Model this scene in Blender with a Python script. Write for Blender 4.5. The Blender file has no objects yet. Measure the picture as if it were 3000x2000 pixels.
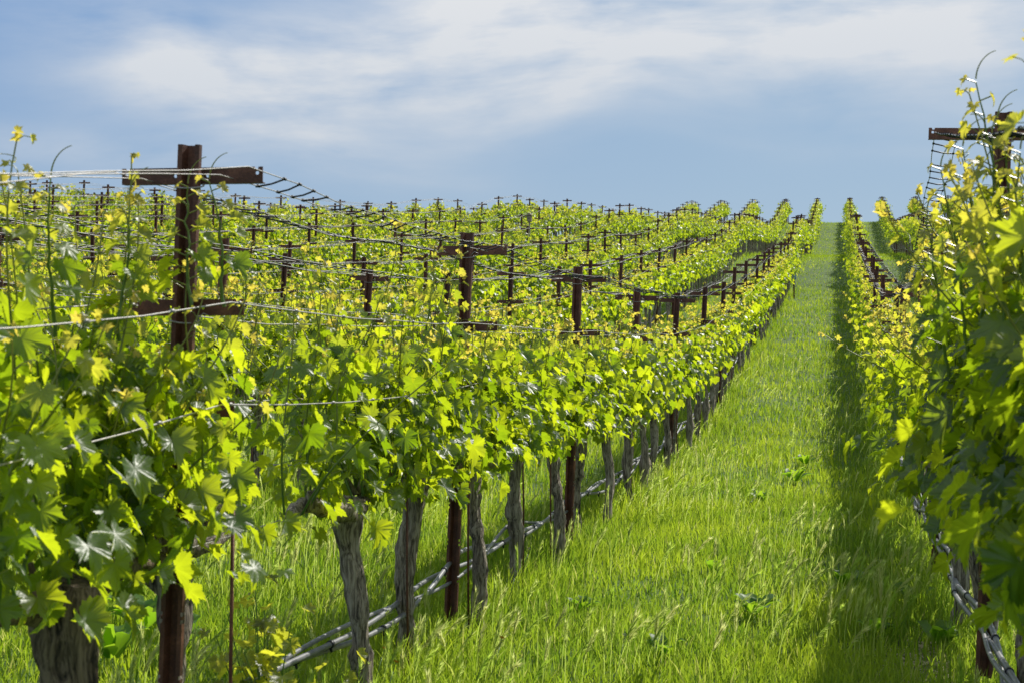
import bpy, math, random
import numpy as np
from mathutils import Vector, Matrix, geometry

PI = math.pi
RS = np.random.RandomState
scene = bpy.context.scene
COL = scene.collection
THETA = math.atan(965.0 / 4167.0)          # the camera looks this far off the row direction (+Y)
CT, ST = math.cos(THETA), math.sin(THETA)
EYE = 1.47

# ------------------------------------------------------------------ terrain
_ps = [-200, -60, -20, 3.7, 6.7, 9.8, 12.8, 15.8, 19, 21.9, 25, 28.3, 31.6, 34.8, 37.7, 40.8, 46, 51.5, 58, 62, 70, 76, 85, 92, 100, 108, 113, 118, 126, 135, 150, 180, 300, 700]
_pe = [1, .4, .1, .02, .0, -.05, -.04, .03, .2, .4, .67, 1.01, 1.31, 1.58, 1.85, 2.2, 2.6, 3.2, 4.42, 4.9, 5.5, 5.9, 6.4, 7.2, 8.55, 9.95, 10.65, 10.95, 10.8, 9.9, 7.5, 3, -8, -25]
_fs = np.arange(-200, 700, 0.5)
_fe = np.interp(_fs, _ps, _pe)
_k = np.exp(-0.5 * (np.arange(-12, 13) * 0.5 / 1.1) ** 2); _k /= _k.sum()
_fe = np.convolve(np.pad(_fe, 12, mode='edge'), _k, mode='valid')

def sm(t):
    t = np.clip(t, 0, 1); return t * t * (3 - 2 * t)

def G(X, Y):
    X = np.asarray(X, float); Y = np.asarray(Y, float)
    P = np.interp(Y, _fs, _fe)
    d = np.maximum(-X - 1.83, 0)
    L = np.interp(d, [0, 7, 20, 30, 40, 60, 120, 400], [0, .62, 2.2, 2.95, 3.1, 2.2, -3, -20])
    fade = 1 - sm((Y - 48) / 66.0)
    near = .75 + .25 * sm((Y + 2) / 14.0)
    L = np.where(L > 0, L * fade * near, L)
    n = .02 * np.sin(X * 1.3 + Y * .31) + .025 * np.sin(X * .37 - Y * .53 + 1.2)
    r = .012 * np.maximum(X - 4, 0)
    sr = np.interp(-X, [11, 13, 16, 23, 35, 60], [118, 74, 52, 43, 37, 32]); co = np.interp(-X, [12, 15, 20], [0, .045, .13])
    e = np.maximum(Y - sr, 0); L = L - co * (np.sqrt(e * e + 9) - 3)
    return P + L + n * .6 - r
def g(x, y): return float(G(x, y))

def to_cam(x, y, z):
    cx = x * CT + y * ST; cz = -x * ST + y * CT
    return cx, z - EYE, cz
def px(x, y, z):
    cx, cy, cz = to_cam(x, y, z)
    return 1500 + 4167 * cx / cz, 1000 - 4167 * cy / cz, cz
def from_px(pxx, lat):                       # distance along a row where it crosses that direction
    u = (pxx - 1500) / 4167.0
    # lat*CT + y*ST = u*(-lat*ST + y*CT)
    return (-u * lat * ST - lat * CT) / (ST - u * CT)

# ------------------------------------------------------------------ mesh helpers
class Acc:
    def __init__(s): s.v = []; s.f = {}; s.c = []; s.n = 0
    def add(s, v, faces, c=None):
        v = np.asarray(v, np.float32).reshape(-1, 3)
        for fa in faces:
            fa = np.asarray(fa, np.int32)
            if fa.size == 0: continue
            s.f.setdefault(fa.shape[1], []).append(fa + s.n)
        s.v.append(v)
        if c is None: c = np.zeros((len(v), 4), np.float32)
        s.c.append(np.asarray(c, np.float32)); s.n += len(v)
    def mesh(s, name, smooth=True, color=False):
        me = bpy.data.meshes.new(name)
        V = np.concatenate(s.v)
        me.vertices.add(len(V)); me.vertices.foreach_set('co', V.ravel())
        loops = []; tot = []
        for k, fl in s.f.items():
            F = np.concatenate(fl); loops.append(F.ravel()); tot.append(np.full(len(F), k, np.int32))
        loops = np.concatenate(loops); tot = np.concatenate(tot)
        start = np.concatenate([[0], np.cumsum(tot)[:-1]]).astype(np.int32)
        me.loops.add(len(loops)); me.loops.foreach_set('vertex_index', loops.astype(np.int32))
        me.polygons.add(len(tot)); me.polygons.foreach_set('loop_start', start)
        me.polygons.foreach_set('use_smooth', np.full(len(tot), smooth))
        if color:
            at = me.color_attributes.new('tint', 'FLOAT_COLOR', 'POINT')
            at.data.foreach_set('color', np.concatenate(s.c).astype(np.float32).ravel())
        me.update(); me.validate()
        return me

def link(name, me, mat, parent=None, loc=None):
    o = bpy.data.objects.new(name, me); COL.objects.link(o)
    if me is not None and mat is not None and len(me.materials) == 0: me.materials.append(mat)
    if parent: o.parent = parent
    if loc is not None: o.location = loc
    return o
def tag(o, label=None, cat=None, group=None, kind=None):
    if label: o['label'] = label
    if cat: o['category'] = cat
    if group: o['group'] = group
    if kind: o['kind'] = kind
    return o

def tube(path, rad, n=6, rn=0, rng=None, caps=True):
    path = np.asarray(path, float); m = len(path)
    rad = np.broadcast_to(np.asarray(rad, float), (m,))
    T = np.gradient(path, axis=0); T /= (np.linalg.norm(T, axis=1)[:, None] + 1e-9)
    up = np.array([0, 0, 1.0]) if abs(T[0][2]) < .9 else np.array([0, 1.0, 0])
    N = np.cross(T[0], up); N /= np.linalg.norm(N)
    a = np.arange(n) * 2 * PI / n
    V = np.zeros((m, n, 3))
    for i in range(m):
        N = N - T[i] * np.dot(N, T[i]); N /= (np.linalg.norm(N) + 1e-9)
        B = np.cross(T[i], N)
        r = np.full(n, rad[i])
        if rn and rng is not None: r = r * (1 + rn * rng.randn(n))
        V[i] = path[i] + np.outer(np.cos(a) * r, N) + np.outer(np.sin(a) * r, B)
    i, j = np.meshgrid(np.arange(m - 1), np.arange(n), indexing='ij')
    i = i.ravel(); j = j.ravel(); j2 = (j + 1) % n
    F = np.stack([i * n + j, i * n + j2, (i + 1) * n + j2, (i + 1) * n + j], 1)
    fs = [F]
    if caps and n <= 16: fs.append(np.arange(n)[::-1][None, :].copy()); fs.append((np.arange(n) + (m - 1) * n)[None, :])
    return V.reshape(-1, 3), fs

def box(c, s, R=None):
    c = np.asarray(c, float); h = np.asarray(s, float) / 2
    V = np.array([[x, y, z] for z in (-1, 1) for y in (-1, 1) for x in (-1, 1)], float) * h
    if R is not None: V = V @ np.asarray(R).T
    F = np.array([[0, 2, 3, 1], [4, 5, 7, 6], [0, 1, 5, 4], [2, 6, 7, 3], [1, 3, 7, 5], [0, 4, 6, 2]])
    return V + c, [F]

# ------------------------------------------------------------------ materials
def newmat(name):
    m = bpy.data.materials.new(name); m.use_nodes = True
    nt = m.node_tree; nt.nodes.clear()
    out = nt.nodes.new('ShaderNodeOutputMaterial')
    return m, nt, out
def N(nt, t, **k):
    n = nt.nodes.new(t)
    for a, b in k.items(): setattr(n, a, b)
    return n
def ramp(nt, fac, stops):
    r = N(nt, 'ShaderNodeValToRGB')
    e = r.color_ramp.elements
    while len(e) < len(stops): e.new(.5)
    for i, (p, c) in enumerate(stops): e[i].position = p; e[i].color = (*c, 1)
    nt.links.new(fac, r.inputs[0]); return r.outputs[0]
def noise(nt, vec, scale, detail=4, rough=.55):
    n = N(nt, 'ShaderNodeTexNoise'); n.inputs['Scale'].default_value = scale
    n.inputs['Detail'].default_value = detail; n.inputs['Roughness'].default_value = rough
    if vec is not None: nt.links.new(vec, n.inputs['Vector'])
    return n.outputs['Fac']
def math_(nt, op, a, b=None, clamp=False):
    n = N(nt, 'ShaderNodeMath', operation=op); n.use_clamp = clamp
    for i, v in enumerate((a, b)):
        if v is None: continue
        if isinstance(v, (int, float)): n.inputs[i].default_value = v
        else: nt.links.new(v, n.inputs[i])
    return n.outputs[0]
def mixc(nt, fac, a, b, bt='MIX'):
    n = N(nt, 'ShaderNodeMix', data_type='RGBA', blend_type=bt)
    for i, v in ((0, fac), (6, a), (7, b)):
        if isinstance(v, (int, float)): n.inputs[i].default_value = v
        elif isinstance(v, tuple): n.inputs[i].default_value = (*v, 1)
        else: nt.links.new(v, n.inputs[i])
    return n.outputs[2]

def leaf_material(name, dark, light, tipc, tdark, tlight, ttip, trans=.5, gloss=.5, rough=.34, veins=True):
    m, nt, out = newmat(name)
    at = N(nt, 'ShaderNodeAttribute', attribute_name='tint')
    sp = N(nt, 'ShaderNodeSeparateColor'); nt.links.new(at.outputs['Color'], sp.inputs[0])
    tip, rnd, vein = sp.outputs[0], sp.outputs[1], sp.outputs[2]
    base = mixc(nt, rnd, dark, light); base = mixc(nt, tip, base, tipc)
    tr = mixc(nt, rnd, tdark, tlight); tr = mixc(nt, tip, tr, ttip)
    tc = N(nt, 'ShaderNodeTexCoord')
    blot = noise(nt, tc.outputs['Object'], 38, 3, .6)
    k = math_(nt, 'MULTIPLY_ADD', blot, .5); k.node.inputs[2].default_value = .75
    kc = N(nt, 'ShaderNodeCombineColor')
    for i in range(3): nt.links.new(k, kc.inputs[i])
    base = mixc(nt, 1.0, base, kc.outputs[0], 'MULTIPLY')
    if veins:
        vm = math_(nt, 'MULTIPLY', math_(nt, 'SUBTRACT', vein, .86), 7.0, clamp=True)
        base = mixc(nt, math_(nt, 'MULTIPLY', vm, .45), base, (.22, .30, .09))
        tr = mixc(nt, math_(nt, 'MULTIPLY', vm, .35), tr, (.18, .28, .04))
    df = N(nt, 'ShaderNodeBsdfPrincipled')
    nt.links.new(base, df.inputs['Base Color'])
    df.inputs['Roughness'].default_value = rough
    df.inputs['Specular IOR Level'].default_value = gloss
    bmp = N(nt, 'ShaderNodeBump'); bmp.inputs['Strength'].default_value = .3; bmp.inputs['Distance'].default_value = .008
    nt.links.new(noise(nt, tc.outputs['Object'], 45, 2, .5), bmp.inputs['Height'])
    nt.links.new(bmp.outputs[0], df.inputs['Normal'])
    tb = N(nt, 'ShaderNodeBsdfTranslucent'); nt.links.new(tr, tb.inputs['Color'])
    mx = N(nt, 'ShaderNodeMixShader'); mx.inputs[0].default_value = trans
    nt.links.new(df.outputs[0], mx.inputs[1]); nt.links.new(tb.outputs[0], mx.inputs[2])
    nt.links.new(mx.outputs[0], out.inputs[0])
    return m

M = {}
M['leaf'] = leaf_material('vine_leaf', (.012, .042, .010), (.030, .078, .012), (.13, .13, .03),
                          (.30, .48, .008), (.80, .90, .02), (1.0, .82, .10), trans=.62, gloss=.9, rough=.40)
M['grass'] = leaf_material('grass_blades', (.035, .09, .014), (.11, .18, .02), (.24, .26, .10),
                           (.20, .41, .012), (.68, .86, .025), (.90, .88, .24), trans=.52, gloss=.12, rough=.55, veins=False)
M['weed'] = leaf_material('weed_leaf', (.05, .12, .02), (.08, .15, .02), (.1, .15, .03), (.3, .6, .02), (.5, .75, .03), (.5, .7, .05), trans=.5, gloss=.5, rough=.5)
M['foxtail'] = leaf_material('foxtail_heads', (.12, .19, .04), (.17, .23, .06), (.27, .28, .13), (.48, .72, .04), (.66, .85, .12), (.88, .90, .36), trans=.66, gloss=.3, rough=.5, veins=False)
M['stem'] = leaf_material('green_shoot', (.08, .16, .03), (.10, .2, .03), (.3, .3, .06), (.3, .5, .05), (.3, .5, .05), (.6, .5, .1), trans=.25, veins=False)

def rust():
    m, nt, out = newmat('rusted_steel')
    tc = N(nt, 'ShaderNodeTexCoord'); b = N(nt, 'ShaderNodeBsdfPrincipled')
    n1 = noise(nt, tc.outputs['Object'], 14, 6, .65)
    n2 = noise(nt, tc.outputs['Object'], 160, 3, .6)
    f = math_(nt, 'ADD', math_(nt, 'MULTIPLY', n1, .65), math_(nt, 'MULTIPLY', n2, .35))
    c = ramp(nt, f, [(.3, (.045, .018, .012)), (.5, (.125, .046, .028)), (.62, (.21, .082, .048)), (.75, (.32, .15, .09))])
    oi = N(nt, 'ShaderNodeObjectInfo')
    v = math_(nt, 'MULTIPLY_ADD', oi.outputs['Random'], .5); v.node.inputs[2].default_value = .75
    kc = N(nt, 'ShaderNodeCombineColor')
    for i in range(3): nt.links.new(v, kc.inputs[i])
    c = mixc(nt, 1.0, c, kc.outputs[0], 'MULTIPLY')
    nt.links.new(c, b.inputs['Base Color']); b.inputs['Roughness'].default_value = .62
    b.inputs['Metallic'].default_value = .15
    bp = N(nt, 'ShaderNodeBump'); bp.inputs['Strength'].default_value = .4; bp.inputs['Distance'].default_value = .004
    nt.links.new(n2, bp.inputs['Height']); nt.links.new(bp.outputs[0], b.inputs['Normal'])
    nt.links.new(b.outputs[0], out.inputs[0]); return m
M['rust'] = rust()

def bark(dark=1.0):
    m, nt, out = newmat('vine_bark')
    tc = N(nt, 'ShaderNodeTexCoord'); b = N(nt, 'ShaderNodeBsdfPrincipled')
    mp = N(nt, 'ShaderNodeMapping'); mp.inputs['Scale'].default_value = (1, 1, .09)
    nz = N(nt, 'ShaderNodeTexNoise'); nz.inputs['Scale'].default_value = 6; nt.links.new(tc.outputs['Object'], nz.inputs['Vector'])
    va = N(nt, 'ShaderNodeVectorMath', operation='MULTIPLY_ADD'); va.inputs[1].default_value = (.05, .05, .0)
    nt.links.new(nz.outputs['Color'], va.inputs[0]); nt.links.new(tc.outputs['Object'], va.inputs[2])
    nt.links.new(va.outputs[0], mp.inputs['Vector'])
    s = noise(nt, mp.outputs[0], 130, 5, .65)
    s2 = noise(nt, mp.outputs[0], 34, 4, .6)
    f = math_(nt, 'ADD', math_(nt, 'MULTIPLY', s, .55), math_(nt, 'MULTIPLY', s2, .45))
    c = ramp(nt, f, [(.38, (.022, .017, .012)), (.46, (.17, .135, .105)), (.54, (.38, .32, .255)), (.68, (.58, .50, .42))])
    c = mixc(nt, 1.0, c, (dark, dark * .88, dark * .74), 'MULTIPLY') if dark < 1 else c
    nt.links.new(c, b.inputs['Base Color']); b.inputs['Roughness'].default_value = .9
    bp = N(nt, 'ShaderNodeBump'); bp.inputs['Strength'].default_value = 1; bp.inputs['Distance'].default_value = .02
    nt.links.new(f, bp.inputs['Height']); nt.links.new(bp.outputs[0], b.inputs['Normal'])
    nt.links.new(b.outputs[0], out.inputs[0]); return m
M['bark'] = bark(); M['oldbark'] = bark(.55)

def simple(name, col, rough=.5, metal=0, nscale=20, amt=.35, bump=.0):
    m, nt, out = newmat(name)
    tc = N(nt, 'ShaderNodeTexCoord'); b = N(nt, 'ShaderNodeBsdfPrincipled')
    n = noise(nt, tc.outputs['Object'], nscale, 4)
    lo = tuple(c * (1 - amt) for c in col); hi = tuple(min(1, c * (1 + amt)) for c in col)
    nt.links.new(ramp(nt, n, [(.35, lo), (.65, hi)]), b.inputs['Base Color'])
    b.inputs['Roughness'].default_value = rough; b.inputs['Metallic'].default_value = metal
    if bump:
        bp = N(nt, 'ShaderNodeBump'); bp.inputs['Strength'].default_value = bump; bp.inputs['Distance'].default_value = .01
        nt.links.new(n, bp.inputs['Height']); nt.links.new(bp.outputs[0], b.inputs['Normal'])
    nt.links.new(b.outputs[0], out.inputs[0]); return m
M['wire'] = simple('weathered_wire', (.33, .31, .29), .42, .2, 60, .25)
M['rung'] = simple('dark_plastic_tie', (.012, .014, .02), .5, 0, 60)
M['hose'] = simple('grey_drip_hose', (.19, .19, .20), .45, 0, 30, .2)
M['boxgrey'] = simple('grey_plastic_box', (.42, .50, .52), .5, 0, 8, .1)
M['boxblue'] = simple('pale_blue_plastic', (.30, .42, .62), .5, 0, 8, .1)
M['birdwood'] = simple('weathered_wood', (.30, .24, .17), .8, 0, 30, .3)
M['petal'] = simple('orange_petal', (.9, .35, .02), .6, 0, 8, .1)
M['pinkpetal'] = simple('pale_petal', (.75, .62, .68), .6, 0, 8, .1)
M['straw'] = simple('dry_straw', (.5, .42, .27), .8, 0, 20, .3)

def ground_mat():
    m, nt, out = newmat('vineyard_soil')
    tc = N(nt, 'ShaderNodeTexCoord'); b = N(nt, 'ShaderNodeBsdfPrincipled')
    n1 = noise(nt, tc.outputs['Object'], 1.2, 6); n2 = noise(nt, tc.outputs['Object'], 9, 6, .7)
    f = math_(nt, 'ADD', math_(nt, 'MULTIPLY', n1, .4), math_(nt, 'MULTIPLY', n2, .6))
    c = ramp(nt, f, [(.3, (.03, .06, .01)), (.5, (.07, .13, .015)), (.7, (.11, .17, .03))])
    dirt = ramp(nt, noise(nt, tc.outputs['Object'], 40, 5, .7), [(.35, (.10, .06, .04)), (.65, (.30, .20, .14))])
    at = N(nt, 'ShaderNodeAttribute', attribute_name='tint'); sp = N(nt, 'ShaderNodeSeparateColor')
    nt.links.new(at.outputs['Color'], sp.inputs[0])
    c = mixc(nt, sp.outputs[0], c, dirt)
    nt.links.new(c, b.inputs['Base Color']); b.inputs['Roughness'].default_value = .95
    bp = N(nt, 'ShaderNodeBump'); bp.inputs['Strength'].default_value = .8; bp.inputs['Distance'].default_value = .05
    nt.links.new(n2, bp.inputs['Height']); nt.links.new(bp.outputs[0], b.inputs['Normal'])
    nt.links.new(b.outputs[0], out.inputs[0]); return m
M['ground'] = ground_mat()

# ------------------------------------------------------------------ ground
def build_ground():
    xs = np.concatenate([np.arange(-420, -70, 14), np.arange(-70, -4, 1.0), np.arange(-4, 8, .3), np.arange(8, 60, 1.5), np.arange(60, 420, 15)])
    ys = np.concatenate([np.arange(-120, -10, 10), np.arange(-10, 22, .5), np.arange(22, 150, .9), np.arange(150, 700, 12)])
    X, Y = np.meshgrid(xs, ys, indexing='ij')
    V = np.stack([X, Y, G(X, Y)], -1).reshape(-1, 3)
    nx, ny = X.shape
    i, j = np.meshgrid(np.arange(nx - 1), np.arange(ny - 1), indexing='ij'); i = i.ravel(); j = j.ravel()
    F = np.stack([i * ny + j, (i + 1) * ny + j, (i + 1) * ny + j + 1, i * ny + j + 1], 1)
    c = np.zeros((len(V), 4), np.float32)
    d = np.exp(-((V[:, 0] - .40) / .16) ** 2) * np.exp(-((V[:, 1] - 6.6) / .9) ** 2)
    c[:, 0] = np.clip(d * 1.1, 0, 1)
    a = Acc(); a.add(V, [F], c)
    o = link('ground', a.mesh('ground', True, True), M['ground']); tag(o, kind='structure')
build_ground()

# ------------------------------------------------------------------ leaf templates
def make_leaf(level, seed):
    r = RS(seed)
    if level == 2:
        A = [0, 7, 13, 19, 27, 35, 42, 50, 58, 66, 78, 88, 97, 106, 116, 130, 146, 160]
        Rr = [1.04, .86, .88, .68, .58, .76, .78, .97, .80, .76, .58, .72, .72, .84, .68, .66, .58, .42]
        lobes = {0, 7, 13}
    elif level == 1:
        A = [0, 13, 27, 50, 78, 105, 150]; Rr = [1, .88, .70, .95, .72, .80, .55]; lobes = {0, 3, 5}
    else:
        A = [0, 28, 50, 105]; Rr = [1, .72, .93, .76]; lobes = {0, 2, 3}
    pts = []; vein = []
    for i in range(len(A)):
        rr = Rr[i] * (1 + r.randn() * .04); a = math.radians(A[i])
        pts.append((rr * math.sin(a), rr * math.cos(a))); vein.append(1.0 if i in lobes else 0.0)
    left = []
    lv = []
    for i in range(len(A) - 1, 0, -1):
        rr = Rr[i] * (1 + r.randn() * .05); a = -math.radians(A[i])
        left.append((rr * math.sin(a), rr * math.cos(a))); lv.append(1.0 if i in lobes else 0.0)
    out = pts + left; vein = vein + lv
    if level == 2:                                       # saw-toothed margin
        o2, v2 = [], []
        for i_ in range(len(out)):
            p_, q_ = np.array(out[i_]), np.array(out[(i_ + 1) % len(out)])
            o2.append(tuple(p_ * 1.03)); v2.append(vein[i_])
            if i_ == len(A) - 1: continue
            o2.append(tuple((p_ * .42 + q_ * .58) * r.uniform(.86, .94))); v2.append(0.0)
        out, vein = o2, v2; A = range(2 * len(A) - 1)
    P = np.array([(0, 0)] + out); vein = np.array([1.0] + vein)
    ang = np.arctan2(P[:, 0], P[:, 1]); rad = np.hypot(P[:, 0], P[:, 1])
    fold = r.uniform(-.05, .65); droop = r.uniform(-.15, .5); wav = r.uniform(.05, .17) if level else .05
    z = fold * np.abs(P[:, 0]) - droop * P[:, 1] ** 2 * np.sign(P[:, 1] + .3) - .2 * rad ** 2 * r.uniform(0, 1) \
        + wav * rad * np.sin(ang * r.choice([3, 4, 5]) + r.uniform(0, 6)) - .09 * vein * rad
    V = np.stack([P[:, 0], P[:, 1], z], 1)
    n = len(out)
    if level == 2:                                       # inner ring for curvature
        inner = V[1:] * .55; inner[:, 2] = V[1:, 2] * .30 + .03 * np.sin(ang[1:] * 5)
        V = np.vstack([V[:1], inner, V[1:]])
        vv = np.concatenate([[1], vein[1:] * 1.0, vein[1:]])
        i = np.arange(n); j = (i + 1) % n
        keep = i != len(A) - 1
        T = np.stack([np.zeros(n, int), 1 + i, 1 + j], 1)[keep]
        Q = np.stack([1 + i, 1 + n + i, 1 + n + j, 1 + j], 1)[keep]
        return V, [T, Q], vv
    i = np.arange(n); j = (i + 1) % n
    T = np.stack([np.zeros(n, int), 1 + i, 1 + j], 1)[i != len(A) - 1]
    return V, [T], vein
LEAVES = {l: [make_leaf(l, 20 * l + i) for i in range(12)] for l in (0, 1, 2)}

def add_leaves(acc, rng, level, pos, nrm, tip, size, tint, tmpl=None):
    pos = np.asarray(pos, float); n = len(pos)
    nrm = np.asarray(nrm, float); nrm /= np.linalg.norm(nrm, axis=1)[:, None] + 1e-9
    tip = np.asarray(tip, float); tip = tip - nrm * np.sum(tip * nrm, 1)[:, None]
    tip /= np.linalg.norm(tip, axis=1)[:, None] + 1e-9
    sx = np.cross(tip, nrm)
    R = np.stack([sx, tip, nrm], 2)
    size = np.asarray(size); tint = np.asarray(tint)
    which = rng.randint(0, 12, n); rnd = rng.rand(n)
    for t in range(12):
        sel = np.where(which == t)[0]
        if len(sel) == 0: continue
        V, fs, vein = LEAVES[level][t]
        W = np.einsum('nij,vj->nvi', R[sel], V) * size[sel][:, None, None] + pos[sel][:, None, :]
        k = len(V); off = (np.arange(len(sel)) * k)[:, None, None]
        F = [(f[None] + off).reshape(-1, f.shape[1]) for f in fs]
        C = np.zeros((len(sel), k, 4), np.float32)
        C[..., 0] = tint[sel][:, None]; C[..., 1] = rnd[sel][:, None]; C[..., 2] = vein[None]; C[..., 3] = 1
        acc.add(W, F, C.reshape(-1, 4))

# ------------------------------------------------------------------ vines
CORD = .89
PET = []
def vine_leaves(rng, dens=1.0, lmean=.72, nsh=17, sizek=1.0, extra=110, width=1.0, tall=0, bias=0.0, LS=.066):
    P, NR, TP, SZ, TI = [], [], [], [], []
    paths = []; PET.clear()
    for s in range(nsh + tall):
        y0 = rng.uniform(-.55, .55); x0 = rng.randn() * .05
        lean = rng.randn() * .21 * width; ly = rng.randn() * .16
        L = lmean * rng.uniform(.72, 1.22)
        if s >= nsh: L = lmean * rng.uniform(1.35, 1.6); lean *= .5
        lean += bias
        if abs(lean) > .42: L *= .85
        cx = rng.randn() * .05; cy = rng.randn() * .05
        m = max(6, int(L / .055))
        t = np.linspace(0, 1, m)
        X = x0 + lean * L * (t + .25 * t * t) + cx * np.sin(t * 5)
        Y = y0 + ly * L * t + cy * np.sin(t * 4 + 1)
        Z = CORD + L * t * (1 - .32 * abs(lean) * t)
        path = np.stack([X, Y, Z], 1); paths.append(path)
        az0 = rng.uniform(0, 2 * PI)
        for i in range(1, m):
            tt = t[i]
            az = az0 + PI * i + rng.randn() * .5
            pd = np.array([math.cos(az), math.sin(az), rng.uniform(.1, .8)]); pd[0] += np.sign(lean) * .35
            pet = rng.uniform(.05, .10) * (1 - .7 * tt)
            p = path[i] + pd * pet; PET.append((path[i], p))
            prof = (LS if tt < .55 else LS * (1 - .78 * ((tt - .55) / .45) ** .9)) * rng.uniform(.75, 1.25) * sizek
            if tt < .15: prof *= .85
            nr = np.array([pd[0] * .75, pd[1] * .75, rng.uniform(.2, 1.5)]) + rng.randn(3) * .36
            tp = np.array([pd[0], pd[1], -rng.uniform(.1, 1.0)])
            P.append(p); NR.append(nr); TP.append(tp); SZ.append(prof)
            TI.append(np.clip((tt - .62) / .38, 0, 1) ** 1.1 * rng.uniform(.6, 1.0))
        if True:                                         # unfurling tip
            for q in range(2):
                P.append(path[-1] + rng.randn(3) * .012); NR.append(rng.randn(3) + [0, 0, .5]); TP.append([rng.randn() * .6, rng.randn() * .6, 1])
                SZ.append(.02 * rng.uniform(.7, 1.3)); TI.append(1.0)
    for e in range(int(extra)):
        z = CORD + rng.uniform(-.05, .55) ; z -= .10 * (rng.rand() < .15); w = (.12 + .10 * math.sin(min(1, (z - CORD + .16) / .6) * PI)) * width
        x = rng.randn() * w; y = rng.uniform(-.56, .56)
        az = math.atan2(rng.randn() * .8, x * 6 + rng.randn() * .4)
        pd = np.array([math.cos(az), math.sin(az), 0])
        P.append([x, y, z]); NR.append(pd * .8 + np.array([0, 0, rng.uniform(.1, 1.)]) + rng.randn(3) * .3)
        TP.append(pd * .4 + np.array([0, 0, -1.0])); SZ.append(LS * .95 * rng.uniform(.5, 1.25) * sizek); TI.append(0.0)
    return P, NR, TP, SZ, TI, paths

def foliage_mesh(seed, level, **k):
    rng = RS(seed); P, NR, TP, SZ, TI, paths = vine_leaves(rng, **k)
    a = Acc(); add_leaves(a, rng, level, P, NR, TP, np.array(SZ), np.array(TI))
    s = Acc()
    for p in paths:
        n = len(p); q = p if level == 2 else p[::2]
        v, f = tube(q, np.linspace(.0045, .0018, len(q)), 5 if level == 2 else 3, caps=False)
        c = np.zeros((len(v), 4)); c[:, 0] = np.repeat(np.linspace(0, .8, len(q)), len(v) // len(q)); s.add(v, f, c)
    if level == 2:                                       # curling tendrils near the tips and petioles
        for p in paths:
            if rng.rand() < .7:
                b = p[-1 - rng.randint(0, 3)]; az = rng.uniform(0, 6.28); L = rng.uniform(.06, .14)
                t = np.linspace(0, 1, 9); curl = rng.uniform(1.5, 4)
                d = np.stack([np.cos(az + t * curl), np.sin(az + t * curl), .9 - t * 1.2], 1) * L / 8
                v, f = tube(b + np.cumsum(d, 0), np.linspace(.0016, .0008, 9), 4, caps=False)
                c = np.zeros((len(v), 4)); c[:, 0] = .7; s.add(v, f, c)
        for q0, q1 in PET:
            v, f = tube([q0, (q0 + q1) / 2 + [0, 0, .006], q1], [.0016, .0012, .0012], 3, caps=False); c = np.zeros((len(v), 4)); c[:, 0] = .45; s.add(v, f, c)
    return a.mesh('foliage', True, True), s.mesh('shoots', True, True)

def trunk_mesh(seed, level, head=1.0, thick=1.0):
    rng = RS(seed + 500); a = Acc()
    nr = {2: 26, 1: 12, 0: 6}[level]; ns = {2: 16, 1: 9, 0: 5}[level]
    t = np.linspace(0, 1, nr); z = -.12 + t * (CORD - .0 + .12)
    ph = rng.uniform(0, 6, 4)
    wx = .016 * np.sin(t * 4 + ph[0]) + .012 * np.sin(t * 10 + ph[1]); wy = .020 * np.sin(t * 3.5 + ph[2]) + .013 * np.sin(t * 9 + ph[3])
    lean = rng.randn(2) * .03
    path = np.stack([wx + lean[0] * (t - 1), wy + lean[1] * (t - 1), z], 1); path[:, :2] -= path[-1, :2]
    r = .034 * thick * (1 + .10 * np.sin(t * 13 + ph[1]) + .25 * np.exp(-((t - .02) / .1) ** 2) + .45 * head * np.exp(-((t - .93) / .09) ** 2) + .09 * rng.randn(nr) + .22 * np.exp(-((t - rng.uniform(.3, .8)) / .035) ** 2))
    v, f = tube(path, r, ns)
    v = v.reshape(nr, ns, 3)
    if level:                                            # twisting flutes and flaking strips
        an = np.arange(ns) * 2 * PI / ns
        for i in range(nr):
            c = path[i]; k = 1 + .16 * np.sin(an * 3 + t[i] * 3.0 + ph[0]) + .11 * np.sin(an * 6 - t[i] * 5 + ph[1]) + .08 * rng.randn(ns)
            v[i] = c + (v[i] - c) * k[:, None]
    a.add(v.reshape(-1, 3), f)
    for sgn in (-1, 1):                                  # cordon arms along the fruiting wire
        m = {2: 14, 1: 8, 0: 4}[level]; tt = np.linspace(0, 1, m)
        y = sgn * tt * .56; zz = CORD - .01 + .03 * np.sin(tt * 5 + ph[0]) - .05 * np.sin(tt * PI) * rng.uniform(-.3, 1); xx = .02 * np.sin(tt * 6 + ph[2])
        zz[0] = CORD - .06
        rr = np.linspace(.034, .015, m) * min(thick, 1.1) * (1 + .22 * rng.randn(m) * (level > 0))
        v, f = tube(np.stack([xx, y, zz], 1), rr, max(5, ns - 4), rn=.1 if level else 0, rng=rng); a.add(v, f)
        if level:
            for q in range(5):                           # spurs
                yy = sgn * rng.uniform(.08, .52); b = np.array([0, yy, CORD]); d = np.array([rng.randn() * .03, rng.randn() * .02, .07])
                v, f = tube([b, b + d * .6, b + d], [.013, .010, .007], 6); a.add(v, f)
    return a.mesh('trunk', True)

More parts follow.
